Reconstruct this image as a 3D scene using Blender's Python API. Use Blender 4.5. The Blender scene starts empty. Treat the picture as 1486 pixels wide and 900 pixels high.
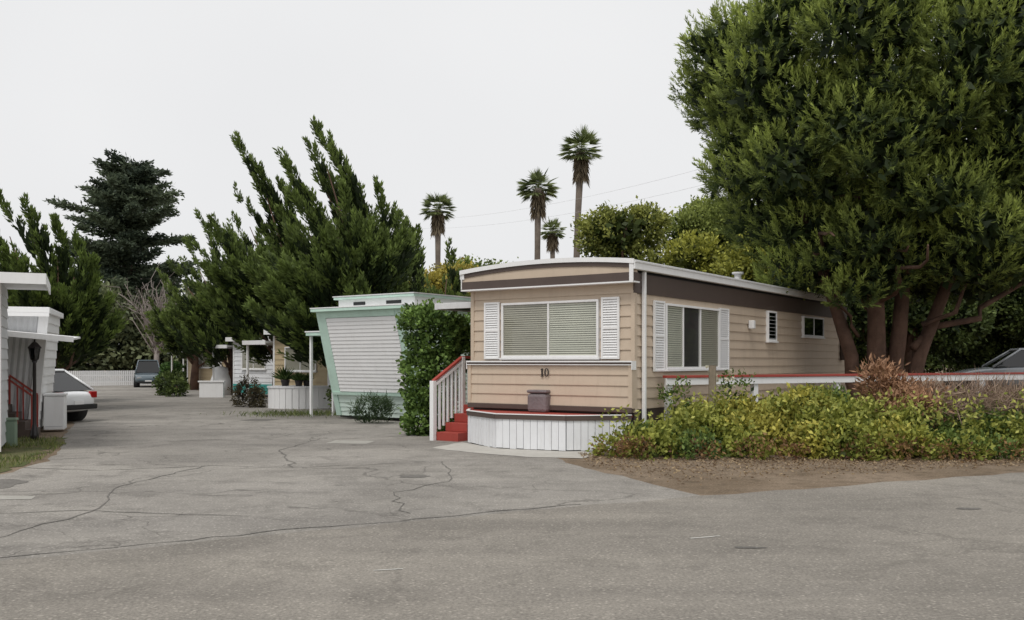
import bpy, math, random
import numpy as np
from mathutils import Vector
rng=np.random.default_rng(7); random.seed(7)
S=bpy.context.scene
R=math.radians
# ------------------------------------------------------------ materials
def nm(name):
    m=bpy.data.materials.new(name); m.use_nodes=True
    nt=m.node_tree; b=nt.nodes['Principled BSDF']
    return m,nt.nodes,nt.links,b
def mixc(n,l,fac,a,b,mode='MIX'):
    x=n.new('ShaderNodeMix'); x.data_type='RGBA'; x.blend_type=mode
    for i,v in ((0,fac),(6,a),(7,b)):
        if isinstance(v,(int,float)): x.inputs[i].default_value=v
        elif isinstance(v,tuple): x.inputs[i].default_value=(*v,1)
        else: l.new(v,x.inputs[i])
    return x.outputs[2]
def noise(n,l,co,scale,det=4,rough=.6,dist=0):
    t=n.new('ShaderNodeTexNoise'); t.inputs['Scale'].default_value=scale
    t.inputs['Detail'].default_value=det; t.inputs['Roughness'].default_value=rough
    t.inputs['Distortion'].default_value=dist
    l.new(co,t.inputs['Vector']); return t.outputs['Fac']
def ramp(n,l,f,a,b,ca=(0,0,0),cb=(1,1,1)):
    r=n.new('ShaderNodeValToRGB'); e=r.color_ramp.elements
    e[0].position=a; e[1].position=b; e[0].color=(*ca,1); e[1].color=(*cb,1)
    l.new(f,r.inputs[0]); return r.outputs[0]
def sc(c,k): return tuple(min(1,x*k) for x in c)
def paint(name,col,rough=.55,var=.1,dirt=.25,bump=.05,metal=0):
    m,n,l,b=nm(name)
    tc=n.new('ShaderNodeTexCoord'); o=tc.outputs['Object']
    mp=n.new('ShaderNodeMapping'); mp.inputs['Scale'].default_value=(5,5,.7); l.new(o,mp.inputs[0])
    f1=ramp(n,l,noise(n,l,o,2.2,5),.3,.7)
    c=mixc(n,l,f1,sc(col,1-var),sc(col,1+var*.6))
    f2=ramp(n,l,noise(n,l,mp.outputs[0],1.6,5,.65),.5,.78)
    d=mixc(n,l,f2,(0,0,0),(dirt,dirt,dirt))
    sepr=n.new('ShaderNodeRGBToBW'); l.new(d,sepr.inputs[0])
    c=mixc(n,l,sepr.outputs[0],c,tuple(col[i]*k for i,k in enumerate((.45,.4,.34))))
    l.new(c,b.inputs['Base Color']); b.inputs['Roughness'].default_value=rough
    b.inputs['Metallic'].default_value=metal
    if bump:
        bp=n.new('ShaderNodeBump'); bp.inputs['Strength'].default_value=bump; bp.inputs['Distance'].default_value=.02
        l.new(noise(n,l,o,18,4),bp.inputs['Height']); l.new(bp.outputs[0],b.inputs['Normal'])
    return m
def ground_mat(name,c1,c2,c3,crack=0,speck=.3,big=.25,bump=.4,streak=None):
    m,n,l,b=nm(name)
    o=n.new('ShaderNodeTexCoord').outputs['Object']
    c=mixc(n,l,ramp(n,l,noise(n,l,o,big,5,.6,.6),.38,.62),c1,c2)
    c=mixc(n,l,ramp(n,l,noise(n,l,o,big*6,6,.7,.4),.5,.7),c,c3)
    c=mixc(n,l,.8,c,ramp(n,l,noise(n,l,o,6,6,.8),.3,.7,(.72,.72,.72),(1.0,1.0,1.0)),'MULTIPLY')
    if streak is not None:
        mp=n.new('ShaderNodeMapping'); mp.inputs['Rotation'].default_value=(0,0,streak); mp.inputs['Scale'].default_value=(.06,1.0,1)
        l.new(o,mp.inputs[0]); c=mixc(n,l,.8,c,ramp(n,l,noise(n,l,mp.outputs[0],1.1,5,.6,.3),.36,.62,(.78,.78,.79),(1,1,1)),'MULTIPLY')
    fine=noise(n,l,o,38,3,.8)
    c=mixc(n,l,speck,c,ramp(n,l,fine,.34,.66,(.25,.25,.25),(1.0,1.0,1.0)),'MULTIPLY')
    v2=n.new('ShaderNodeTexVoronoi'); v2.inputs['Scale'].default_value=20; l.new(o,v2.inputs['Vector'])
    c=mixc(n,l,ramp(n,l,v2.outputs['Distance'],.0,.3,(.45,.45,.45),(0,0,0)),c,sc(c2,1.6))
    if crack:
        w=n.new('ShaderNodeTexNoise'); w.inputs['Scale'].default_value=1.3; w.inputs['Detail'].default_value=5; l.new(o,w.inputs['Vector'])
        add=n.new('ShaderNodeVectorMath'); add.operation='MULTIPLY_ADD'
        l.new(w.outputs['Color'],add.inputs[0]); add.inputs[1].default_value=(1.3,1.3,0); l.new(o,add.inputs[2])
        for s_,wd,lo in ((.3,.008,.44),(.8,.012,.50)):
            v=n.new('ShaderNodeTexVoronoi'); v.feature='DISTANCE_TO_EDGE'; v.inputs['Scale'].default_value=s_
            l.new(add.outputs[0],v.inputs['Vector'])
            cm=ramp(n,l,v.outputs['Distance'],wd*.3,wd,(1,1,1),(0,0,0))
            mk=ramp(n,l,noise(n,l,o,.21*(1+s_),3),lo,lo+.1)
            f=mixc(n,l,1.0,cm,mk,'MULTIPLY')
            f2=mixc(n,l,1.0,f,(crack,crack,crack),'MULTIPLY')
            bw=n.new('ShaderNodeRGBToBW'); l.new(f2,bw.inputs[0])
            c=mixc(n,l,bw.outputs[0],c,sc(c1,.4))
    l.new(c,b.inputs['Base Color']); b.inputs['Roughness'].default_value=.92
    b.inputs['Specular IOR Level'].default_value=.2
    bp=n.new('ShaderNodeBump'); bp.inputs['Strength'].default_value=bump; bp.inputs['Distance'].default_value=.015
    l.new(fine,bp.inputs['Height']); l.new(bp.outputs[0],b.inputs['Normal'])
    return m
def leafmat(name,tr=.25,rough=.6):
    m,n,l,b=nm(name)
    a=n.new('ShaderNodeAttribute'); a.attribute_name='Col'
    l.new(a.outputs['Color'],b.inputs['Base Color']); b.inputs['Roughness'].default_value=rough
    b.inputs['Specular IOR Level'].default_value=.3
    t=n.new('ShaderNodeBsdfTranslucent'); l.new(a.outputs['Color'],t.inputs[0])
    mx=n.new('ShaderNodeMixShader'); mx.inputs[0].default_value=tr
    l.new(b.outputs[0],mx.inputs[1]); l.new(t.outputs[0],mx.inputs[2])
    l.new(mx.outputs[0],n['Material Output'].inputs[0]); return m
def glassmat(name,tint=(.9,.95,.93),gl=.06,k=.55):
    m,n,l,b=nm(name)
    g=n.new('ShaderNodeBsdfGlossy'); g.inputs['Roughness'].default_value=.03
    t=n.new('ShaderNodeBsdfTransparent'); t.inputs[0].default_value=(*tint,1)
    fr=n.new('ShaderNodeLayerWeight'); fr.inputs[0].default_value=.5
    pw=n.new('ShaderNodeMath'); pw.operation='POWER'; pw.inputs[1].default_value=4; l.new(fr.outputs['Facing'],pw.inputs[0])
    ad=n.new('ShaderNodeMath'); ad.operation='MULTIPLY_ADD'; ad.inputs[1].default_value=k; ad.inputs[2].default_value=gl; l.new(pw.outputs[0],ad.inputs[0])
    mx=n.new('ShaderNodeMixShader'); l.new(ad.outputs[0],mx.inputs[0]); l.new(t.outputs[0],mx.inputs[1]); l.new(g.outputs[0],mx.inputs[2])
    l.new(mx.outputs[0],n['Material Output'].inputs[0]); return m
M={}
M['tan']=paint('tan_siding',(.56,.455,.35),var=.05,dirt=.2)
M['brown']=paint('brown_trim',(.085,.06,.05),dirt=.1)
M['white']=paint('white_paint',(.82,.82,.82),var=.03,dirt=.12)
M['whited']=paint('white_boards',(.76,.77,.79),var=.06,dirt=.3,bump=.2)
M['mint']=paint('mint_trim',(.53,.71,.62),dirt=.15)
M['mintl']=paint('mint_siding',(.65,.77,.71),var=.04,dirt=.15)
M['red']=paint('red_paint',(.36,.055,.04),dirt=.25)
M['gray']=paint('grey_metal_siding',(.60,.61,.62),dirt=.2)
M['roof']=paint('roof_metal',(.66,.66,.66),dirt=.35)
M['dark']=paint('dark_interior',(.02,.02,.022),dirt=0)
M['blind']=paint('blind_slats',(.45,.44,.37),dirt=.05,bump=0)
M['blind2']=paint('blind_slats_light',(.60,.61,.53),dirt=.05,bump=0)
M['glass']=glassmat('window_glass',(.95,.95,.93))
M['glassd']=glassmat('dark_window_glass',(.12,.14,.14),.08)
M['beige']=paint('beige_siding',(.50,.40,.25),var=.06)
M['ott']=paint('wicker_grey',(.19,.16,.165),var=.2,bump=.6)
M['black']=paint('black_metal',(.022,.018,.018),rough=.4,dirt=.05)
M['wood']=paint('weathered_wood',(.22,.18,.13),var=.25,dirt=.4,bump=.4)
M['terra']=paint('terracotta',(.42,.15,.08))
M['conc']=paint('concrete',(.46,.44,.40),var=.1,dirt=.35,rough=.9)
M['conc2']=paint('worn_concrete',(.36,.345,.31),var=.12,dirt=.4,rough=.9)
M['bark']=paint('bark',(.14,.082,.058),rough=.95,var=.45,dirt=.6,bump=1.0)
M['barkp']=paint('palm_bark',(.17,.14,.115),rough=.95,var=.3,dirt=.3,bump=.5)
M['leaf']=leafmat('foliage')
M['dry']=leafmat('dry_foliage',.1)
M['tire']=paint('tyre_rubber',(.02,.02,.02),rough=.85,dirt=0)
M['hub']=paint('wheel_alloy',(.45,.46,.47),rough=.35,metal=.7,dirt=.1)
M['redl']=paint('tail_lamp',(.35,.01,.01),rough=.2,dirt=0,bump=0)
M['teal']=paint('teal_paint',(.05,.33,.30))
M['utg']=paint('utility_green',(.20,.27,.20))
M['asph']=ground_mat('driveway_asphalt',(.33,.308,.276),(.46,.43,.387),(.27,.252,.226),crack=.9,speck=.5,streak=R(65))
M['street']=ground_mat('street_asphalt',(.33,.303,.264),(.415,.381,.332),(.29,.266,.232),crack=.4,speck=.6,streak=R(-28))
M['dirt']=ground_mat('dirt',(.25,.187,.128),(.35,.27,.195),(.15,.115,.08),speck=.55,big=.6,bump=.9)
M['grassg']=ground_mat('grass_ground',(.12,.15,.05),(.20,.18,.09),(.22,.17,.11),speck=.6,big=1.5,bump=.9)
M['patch']=ground_mat('tar_patch',(.19,.18,.165),(.24,.225,.205),(.17,.16,.145),speck=.5)
M['mark']=paint('road_marking',(.58,.57,.53),dirt=.7,rough=.9)

# ------------------------------------------------------------ mesh helpers
def E(name,loc=(0,0,0),rz=0):
    e=bpy.data.objects.new(name,None); S.collection.objects.link(e)
    e.location=loc; e.rotation_euler=(0,0,rz); e.empty_display_size=.2; return e
def mesh(name,V,F,mat,parent=None,bevel=0,smooth=False):
    me=bpy.data.meshes.new(name); me.from_pydata([tuple(v) for v in V],[],F); me.update()
    o=bpy.data.objects.new(name,me); S.collection.objects.link(o)
    me.materials.append(M[mat] if isinstance(mat,str) else mat)
    if parent: o.parent=parent
    if smooth:
        for p in me.polygons: p.use_smooth=True
    if bevel:
        b=o.modifiers.new('b','BEVEL'); b.width=bevel; b.segments=2; b.limit_method='ANGLE'
    return o
BF=[(0,3,2,1),(4,5,6,7),(0,1,5,4),(1,2,6,5),(2,3,7,6),(3,0,4,7)]
def boxes(name,L,mat,parent=None,bevel=0,mp=None):
    V=[];F=[]
    for a,b,c,d,e,f in L:
        if a>b:a,b=b,a
        if c>d:c,d=d,c
        if e>f:e,f=f,e
        k=len(V)
        vs=[(a,c,e),(b,c,e),(b,d,e),(a,d,e),(a,c,f),(b,c,f),(b,d,f),(a,d,f)]
        if mp: vs=[mp(*v) for v in vs]
        V+=vs; F+=[tuple(k+i for i in q) for q in BF]
    return mesh(name,V,F,mat,parent,bevel)
def siding(name,p0,p1,n,z0,z1,mat,parent,bh=.2,q0=None,q1=None,proud=.024):
    q0=q0 or p0; q1=q1 or p1
    V=[];F=[];N=max(1,round((z1-z0)/bh));h=(z1-z0)/N
    L=lambda a,b,t:(a[0]+(b[0]-a[0])*t,a[1]+(b[1]-a[1])*t)
    for i in range(N):
        za=z0+i*h; zb=za+h; ta=i/N; tb=(i+1)/N
        a0=L(p0,q0,ta);a1=L(p1,q1,ta);b0=L(p0,q0,tb);b1=L(p1,q1,tb)
        k=len(V); pr=proud
        V+=[(a0[0],a0[1],za),(a1[0],a1[1],za),(a0[0]+n[0]*pr,a0[1]+n[1]*pr,za),(a1[0]+n[0]*pr,a1[1]+n[1]*pr,za),
            (a0[0]+n[0]*pr,a0[1]+n[1]*pr,za+.012),(a1[0]+n[0]*pr,a1[1]+n[1]*pr,za+.012),
            (b0[0]+n[0]*.003,b0[1]+n[1]*.003,zb),(b1[0]+n[0]*.003,b1[1]+n[1]*.003,zb)]
        F+=[(k,k+1,k+3,k+2),(k+2,k+3,k+5,k+4),(k+4,k+5,k+7,k+6)]
    return mesh(name,V,F,mat,parent)
def tube_geo(pts,rad,sides=8):
    V=[];F=[];pts=[Vector(p) for p in pts]
    for i,p in enumerate(pts):
        d=(pts[min(i+1,len(pts)-1)]-pts[max(i-1,0)]).normalized()
        a=d.orthogonal().normalized() if abs(d.z)<.95 else Vector((1,0,0))
        a=(a-d*a.dot(d)).normalized(); b=d.cross(a)
        for s in range(sides):
            t=2*math.pi*s/sides; V.append(p+(a*math.cos(t)+b*math.sin(t))*rad[i])
    for i in range(len(pts)-1):
        for s in range(sides):
            F.append((i*sides+s,i*sides+(s+1)%sides,(i+1)*sides+(s+1)%sides,(i+1)*sides+s))
    F.append(tuple(range(sides))[::-1]); F.append(tuple((len(pts)-1)*sides+s for s in range(sides)))
    return V,F
def tubes(name,L,mat,parent=None,sides=8,smooth=True):
    V=[];F=[]
    for pts,rad in L:
        if not hasattr(rad,'__len__'): rad=[rad]*len(pts)
        v,f=tube_geo(pts,rad,sides); k=len(V); V+=v; F+=[tuple(k+i for i in q) for q in f]
    return mesh(name,V,F,mat,parent,smooth=smooth)
def limb(p0,p1,r0,r1,wob=.15,n=6):
    p0=Vector(p0);p1=Vector(p1);L=(p1-p0).length;P=[];Rr=[]
    for i in range(n+1):
        t=i/n; w=0 if i==0 else wob*L*.12
        P.append(p0.lerp(p1,t)+Vector((random.uniform(-w,w),random.uniform(-w,w),random.uniform(-w,w)+.08*L*math.sin(math.pi*t))))
        Rr.append(r0+(r1-r0)*t)
    return P,Rr
def unit(a): return a/np.maximum(np.linalg.norm(a,axis=-1,keepdims=True),1e-6)
def rdir(n): return unit(rng.normal(size=(n,3)))
def blades(pos,dr,L,W,col,mid=.45,flat=None):
    n=len(pos); dr=unit(dr); r=rng.normal(size=(n,3)) if flat is None else flat
    side=unit(np.cross(dr,r))
    L=np.broadcast_to(np.asarray(L,float).reshape(-1,1),(n,1)); W=np.broadcast_to(np.asarray(W,float).reshape(-1,1),(n,1))
    v=np.stack([pos,pos+dr*L*mid+side*W/2,pos+dr*L,pos+dr*L*mid-side*W/2],1).reshape(-1,3)
    return v,np.repeat(np.clip(col,0,1),4,axis=0)
def fol(name,parts,mat='leaf',parent=None):
    v=np.concatenate([p[0] for p in parts]).astype(np.float32); c=np.concatenate([p[1] for p in parts])
    n=len(v)//4; me=bpy.data.meshes.new(name)
    me.vertices.add(4*n); me.vertices.foreach_set('co',v.ravel())
    me.loops.add(4*n); me.loops.foreach_set('vertex_index',np.arange(4*n,dtype=np.int32))
    me.polygons.add(n); me.polygons.foreach_set('loop_start',np.arange(0,4*n,4,dtype=np.int32))
    me.update(calc_edges=True)
    ca=me.color_attributes.new('Col','FLOAT_COLOR','POINT')
    ca.data.foreach_set('color',np.concatenate([c,np.ones((len(c),1))],1).astype(np.float32).ravel())
    me.materials.append(M[mat]); o=bpy.data.objects.new(name,me); S.collection.objects.link(o)
    if parent: o.parent=parent
    return o
def colmix(a,b,t): 
    a=np.array(a);b=np.array(b); t=np.asarray(t).reshape(-1,1); return a+(b-a)*t
def lobe_fol(lobes,cpm,per,L,W,cr,dark,light,up=.4,zmin=0.02,inner=1.0,spread=.9,gap=.0):
    lobes=np.array(lobes,float); out=[]
    for i,(cx,cy,cz,rx,ry,rz) in enumerate(lobes):
        c=np.array([cx,cy,cz]); r=np.array([rx,ry,rz]); area=4*math.pi*((rx*ry+rx*rz+ry*rz)/3)
        n=max(4,int(cpm*area)); d=rdir(n)
        lump=1+.13*np.sin(d[:,0]*5+i)*np.cos(d[:,1]*6+i*2)+.1*np.sin(d[:,2]*9+i*3)
        p=c+d*r*(lump*(1-np.abs(rng.normal(size=n))*.13))[:,None]
        keep=p[:,2]>zmin
        for j,q in enumerate(lobes):
            if j!=i: keep&=np.linalg.norm((p-q[:3])/q[3:],axis=1)>.82
        if gap: keep&=(np.sin(p[:,0]*2.1+i)+np.sin(p[:,1]*2.7)+np.sin(p[:,2]*2.4+i*1.7))>-3+gap*2.2
        p=p[keep]; d=d[keep]; n=len(p)
        if n:
            tone=rng.uniform(0,1,n)**1.2*.75+.25*np.clip(d[:,2]*.5+.5,0,1)  # upward clumps lighter: new growth, plus mild top light in the colour
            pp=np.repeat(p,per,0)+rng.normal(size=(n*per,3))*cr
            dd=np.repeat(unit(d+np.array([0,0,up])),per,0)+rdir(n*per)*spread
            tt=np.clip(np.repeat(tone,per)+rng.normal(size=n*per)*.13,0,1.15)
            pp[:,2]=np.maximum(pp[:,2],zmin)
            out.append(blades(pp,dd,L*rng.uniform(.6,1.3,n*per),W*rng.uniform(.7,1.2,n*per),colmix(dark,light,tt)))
        ni=int(inner*area*14)
        if ni:
            dn=rdir(ni); pi=c+dn*r*rng.uniform(.45,.85,(ni,1)); pi[:,2]=np.maximum(pi[:,2],zmin)
            s=min(rx,ry,rz)
            out.append(blades(pi,rdir(ni),min(.5,s*.5)*rng.uniform(.6,1.2,ni),min(.3,s*.3),colmix(dark,sc(dark,.5),rng.uniform(0,1,ni))))  # inner fill darkened: crown shade put into the leaf colour
    return out

# ------------------------------------------------------------ ground
def poly(name,pts,z,mat,jit=.04,step=.35):
    P=[];n=len(pts)
    for i in range(n):
        a=Vector(pts[i]);b=Vector(pts[(i+1)%n]);L=(b-a).length;k=max(1,min(80,int(L/step)))
        for j in range(k):
            p=a.lerp(b,j/k); P.append((p.x+random.gauss(0,jit),p.y+random.gauss(0,jit),0))
    o=mesh(name,P,[tuple(range(len(P)))],mat); o.location.z=z
    return o
mesh('ground',[(-500,-200,0),(500,-200,0),(500,900,0),(-500,900,0)],[(0,1,2,3)],'dirt')
poly('driveway',[(-16,.8),(2.5,11.0),(1.9,12.6),(1.0,14.9),(.75,16.2),(1.8,17.3),(1.5,22),(-1,27),(-2,31),(-6,33.5),(-10,41),(-15,48),(-22,62),(-25,72),(-36,70),(-26.2,58),(-17.3,38),(-12.9,28),(-10.0,21),(-9.3,19.4),(-8.4,17.5),(-7.6,15.2),(-7.4,13.2),(-8.4,11),(-11,9.3),(-22,6)],.004,'asph')
poly('street',[(-70,-32),(-16,1.3),(-4.2,7.77),(-.32,10.1),(2.03,11.35),(4.1,12.35),(7.66,14.0),(14,17),(60,38),(90,30),(40,-40)],.008,'street')
poly('concrete_apron',[(-1.55,17.9),(-.75,17.0),(.3,16.2),(1.15,16.0),(1.6,16.6),(1.3,17.3),(-.2,17.8),(-1.0,19.2)],.009,'conc',.03,.3)
poly('concrete_patch',[(-3.75,19.0),(-2.9,18.8),(-2.85,19.5),(-3.7,19.7)],.008,'conc2',.015)
poly('drain_slab',[(-6.6,11.1),(-5.75,11.25),(-5.8,11.5),(-6.5,11.6)],.008,'conc2',.02)
poly('drain_cover',[(-7.6,26.3),(-6.8,26.1),(-6.6,26.9),(-7.4,27.1)],.008,'patch',.01)
def blob(cx,cy,rx,ry,z,mat,rz=0,name='tar_patch'):
    P=[];n=26
    for i in range(n):
        t=2*math.pi*i/n; k=1+.18*math.sin(2*t+cx)+.12*math.sin(5*t+cy)+random.uniform(-.06,.06)
        x=rx*k*math.cos(t);y=ry*k*math.sin(t); P.append((cx+x*math.cos(rz)-y*math.sin(rz),cy+x*math.sin(rz)+y*math.cos(rz),z))
    mesh(name,P,[tuple(range(n))],mat)
blob(2.1,8.3,.12,.05,.012,'patch'); blob(5.1,10.5,.16,.06,.012,'patch'); blob(-1.4,13.5,.25,.16,.008,'patch'); blob(-6.9,12.6,.35,.5,.008,'patch',.4)
# crack seams as thin tar ribbons
def seam(pts,w,z):
    V=[];F=[];P=[]
    for i in range(len(pts)-1):
        a=Vector(pts[i]);b=Vector(pts[i+1]);k=max(2,int((b-a).length/.22))
        for j in range(k): P.append(a.lerp(b,j/k)+Vector((random.gauss(0,.035),random.gauss(0,.035))))
    P.append(Vector(pts[-1]))
    for i,p in enumerate(P):
        d=(P[min(i+1,len(P)-1)]-P[max(0,i-1)]).normalized();q=Vector((-d.y,d.x))*w*random.uniform(.3,1)*.5
        V+=[(p.x+q.x,p.y+q.y,z),(p.x-q.x,p.y-q.y,z)]
    for i in range(len(P)-1): F.append((2*i,2*i+1,2*i+3,2*i+2))
    return V,F
V=[];F=[]
for pts,w in (([(-5.2,7.35),(-3.9,8.1),(-2.2,9.15),(-.6,10.05),(.8,10.85)],.035),([(-7.6,14.6),(-6.2,14.2),(-4.8,14.9),(-3.4,14.6),(-1.9,15.2)],.04),
    ([(-4.8,14.9),(-5.2,12.4),(-4.6,10.3),(-4.9,8.4)],.03),([(-1.2,15.5),(-.8,13.2),(-1.5,11.6),(-1.1,10.2)],.03),([(-7.0,19.5),(-5.4,20.3),(-3.6,20.1),(-2.2,20.9)],.045),
    ([(-9.3,24),(-7.5,24.8),(-5.6,24.2)],.05),([(-3.4,14.6),(-4.3,17.5),(-4.1,20.1)],.04),([(-8.0,10.3),(-6.4,10.0),(-4.8,10.4),(-2.8,10.0)],.028)):
    v,f=seam(pts,w,.0085); k=len(V); V+=v; F+=[tuple(k+i for i in q) for q in f]
mesh('asphalt_crack_seams',V,F,'patch')
poly('road_marking',[(-1.08,7.38),(-.86,7.44),(-.87,7.46),(-1.09,7.40)],.012,'mark',.004,.05)
poly('road_marking',[(1.66,8.72),(1.96,8.84),(1.95,8.86),(1.65,8.74)],.012,'mark',.004,.05)
poly('grass_verge',[(-9.6,20.3),(-8.9,18.4),(-7.9,15.4),(-7.7,13.4),(-8.6,12.2),(-11,11),(-16,11),(-16,20)],.006,'grassg',.08)
V=[];F=[];nx,ny=40,30
for j in range(ny):
    for i in range(nx):
        x=7+i*1.0;y=22+j*1.0
        a=min(1,max(0,(x-9.5-(y-22)*.35)/4));b=min(1,max(0,(y-22)/5)); c=min(1,(nx-1-i)/4)*min(1,(ny-1-j)/4)
        V.append((x,y,-.03+.63*(a*a*(3-2*a))*(b*b*(3-2*b))*min(1,c)))
for j in range(ny-1):
    for i in range(nx-1): k=j*nx+i; F.append((k,k+1,k+nx+1,k+nx))
mesh('yard_ground',V,F,'dirt',smooth=True)

# ------------------------------------------------------------ house 10
TH=R(-35.4)
H=E('mobile_home',(-.82,19.70,0),TH); W=3.79; LN=13.6
boxes('core',[(.04,W-.04,.04,LN-.04,.05,3.4)],'dark',H)
siding('front_siding',(0,0),(W,0),(0,-1),1.66,3.14,'tan',H,.205)
siding('lower_front_siding',(0.0,-.1),(W,-.1),(0,-1),.80,1.60,'tan',H,.2)
siding('side_siding',(W,0),(W,LN),(1,0),.76,2.93,'tan',H,.205)
siding('far_side_siding',(0,0),(0,LN),(-1,0),.76,3.3,'tan',H,.205)
siding('rear_siding',(0,LN),(W,LN),(0,1),.76,3.4,'tan',H,.205)
boxes('corner_trim',[(W-.05,W+.032,-.032,.06,1.66,2.93),(-.032,.05,-.032,.06,1.66,3.14),(W-.05,W+.032,-.135,-.02,.78,1.61),(-.03,.05,-.135,-.02,.78,1.61),(W-.02,W+.03,-.02,0.06,.7,1.61)],'tan',H)
boxes('side_skirting',[(0.01,W+.005,.01,LN-.01,0,.757)],'brown',H)
boxes('side_band',[(W-.01,W+.035,-.02,LN,2.93,3.30),(-.035,.01,-.02,LN,3.1,3.3)],'brown',H)
boxes('front_bands',[(-.03,W+.03,-.16,-.0,1.60,1.665),(-.03,W+.03,-.15,-.08,.70,.80)],'brown',H,.01)
boxes('front_band_edging',[(-.04,W+.04,-.175,-.162,1.64,1.668),(-.035,W+.035,-.172,-.162,1.585,1.60),(-.045,-.033,-.17,0,1.5,1.665),(W+.036,W+.048,-.17,0,1.5,1.665)],'white',H)
def arch(x): return 3.53+.11*(1-((x-W/2)/(W/2+.12))**2)
def strip(name,zl,zh,y0,y1,mat,x0=-.1,x1=W+.1,n=24):
    V=[];F=[]
    for i in range(n+1):
        x=x0+(x1-x0)*i/n; V+=[(x,y0,zl(x)),(x,y0,zh(x)),(x,y1,zl(x)),(x,y1,zh(x))]
    for i in range(n):
        k=i*4;F+=[(k,k+4,k+5,k+1),(k+2,k+3,k+7,k+6),(k+1,k+5,k+7,k+3),(k,k+2,k+6,k+4)]
    F+=[(0,1,3,2),(n*4,n*4+2,n*4+3,n*4+1)]
    return mesh(name,V,F,mat,H)
strip('roof',lambda x:arch(x)-.05,arch,-.25,LN+.2,'roof',-.13,W+.13)
strip('roof_front_fascia',lambda x:arch(x)-.075,lambda x:arch(x)+.012,-.275,-.252,'white',-.14,W+.14)
strip('eyebrow_arch_band',lambda x:arch(x)-.155,lambda x:arch(x)-.052,-.245,-.2,'brown')
strip('eyebrow_panel',lambda x:3.2,lambda x:arch(x)-.1,-.225,-.03,'tan',-.09,W+.09)
boxes('eyebrow_band',[(-.11,W+.11,-.24,-.02,3.14,3.30)],'brown',H)
boxes('eyebrow_edging',[(-.12,W+.12,-.255,-.0,3.112,3.138),(-.12,-.1,-.25,0,3.15,3.5),(W+.04,W+.12,-.262,-.24,3.11,3.46)],'white',H)
boxes('gutter',[(W+.04,W+.15,-.25,LN+.2,3.35,3.495),(-.15,-.04,-.25,LN+.2,3.35,3.495)],'white',H,.01)
boxes('gutter_lip',[(W+.037,W+.165,-.24,LN+.19,3.475,3.51)],'roof',H,.004)
boxes('downspout',[(W+.035,W+.105,.24,.31,.1,3.34)],'white',H,.01)
fr=lambda u,o,z:(u,-o,z)
sd=lambda u,o,z:(W+o,u,z)
def window(par,mp,u0,u1,z0,z1,name='window',blind=('blind',),cols=(.5,),fw=.045,mat='white',gl='glass'):
    w=E(name); w.parent=par
    fb=[(u0,u1,.0,.085,z0,z0+fw),(u0,u1,.0,.085,z1-fw,z1),(u0,u0+fw,.002,.083,z0+fw,z1-fw),(u1-fw,u1,.002,.083,z0+fw,z1-fw)]
    for c in cols:
        m=u0+(u1-u0)*c; fb.append((m-.018,m+.018,.03,.08,z0+fw,z1-fw))
    boxes('frame',fb,mat,w,.004,mp)
    boxes('sill',[(u0-.03,u1+.03,.0,.11,z0-.04,z0-.002)],mat,w,.004,mp)
    boxes('back',[(u0+.02,u1-.02,.024,.03,z0+.02,z1-.02)],'dark',w,0,mp)
    cs=[0]+list(cols)+[1]
    for ci,bm in enumerate(blind or ()):
        if bm is None: continue
        a=u0+(u1-u0)*cs[ci]; b=u0+(u1-u0)*(cs[ci+1] if len(blind)>1 else 1)
        a+=fw if ci==0 else .02; b-=fw if (ci+1==len(cs)-1 or len(blind)==1) else .02
        n=int((z1-z0)/.045);V=[];F=[]
        for i in range(n):
            z=z0+fw+(z1-z0-2*fw)*i/n; k=len(V)
            V+=[mp(a,.056,z),mp(b,.056,z),mp(b,.032,z+.038),mp(a,.032,z+.038)];F.append((k,k+1,k+2,k+3))
        mesh('blind',V,F,bm,w)
    mesh('pane',[mp(u0+.03,.064,z0+.03),mp(u1-.03,.064,z0+.03),mp(u1-.03,.064,z1-.03),mp(u0+.03,.064,z1-.03)],[(0,1,2,3)],gl,w)
    return w
def shutter(par,mp,u0,u1,z0,z1):
    f=.04;L=[(u0,u1,.025,.07,z0,z0+f),(u0,u1,.025,.07,z1-f,z1),(u0,u0+f,.024,.069,z0+f,z1-f),(u1-f,u1,.024,.069,z0+f,z1-f),(u0+f,u1-f,.024,.03,z0+f,z1-f),(u0+f,u1-f,.03,.068,(z0+z1)/2-.02,(z0+z1)/2+.02)]
    n=int((z1-z0)/.05)
    o=boxes('shutter_frame',L,'white',par,.003,mp)
    V=[];F=[]
    for i in range(n):
        z=z0+f+(z1-z0-2*f)*i/n;k=len(V)
        V+=[mp(u0+f,.062,z),mp(u1-f,.062,z),mp(u1-f,.036,z+.045),mp(u0+f,.036,z+.045),mp(u0+f,.05,z),mp(u1-f,.05,z)]
        F+=[(k,k+1,k+2,k+3),(k,k+4,k+5,k+1)]
    mesh('shutter_slats',V,F,'white',par)
window(H,fr,.79,3.07,1.73,2.84,'front_window',blind=('blind','blind2'))  # left slats darker: the pane's reflection put into their colour
shutter(H,fr,.34,.73,1.70,2.87); shutter(H,fr,3.12,3.51,1.70,2.87)
window(H,sd,1.2,3.82,1.50,2.80,'side_window',cols=(.30,.62),blind=('blind2',None,'blind'))
shutter(H,sd,.72,1.17,1.46,2.83); shutter(H,sd,3.86,4.38,1.46,2.83)
w=window(H,sd,6.8,7.4,2.16,2.9,'jalousie_window',blind=None,cols=(),gl='glassd')
boxes('louvres',[(6.86,7.34,.066,.09,2.22+.09*i,2.228+.09*i) for i in range(7)],'gray',w,0,sd)
window(H,sd,9.46,11.2,2.33,2.88,'rear_window',blind=None,gl='glassd')
boxes('wall_lamp',[(5.6,5.74,.03,.16,2.42,2.62)],'white',H,.02,sd)
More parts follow.
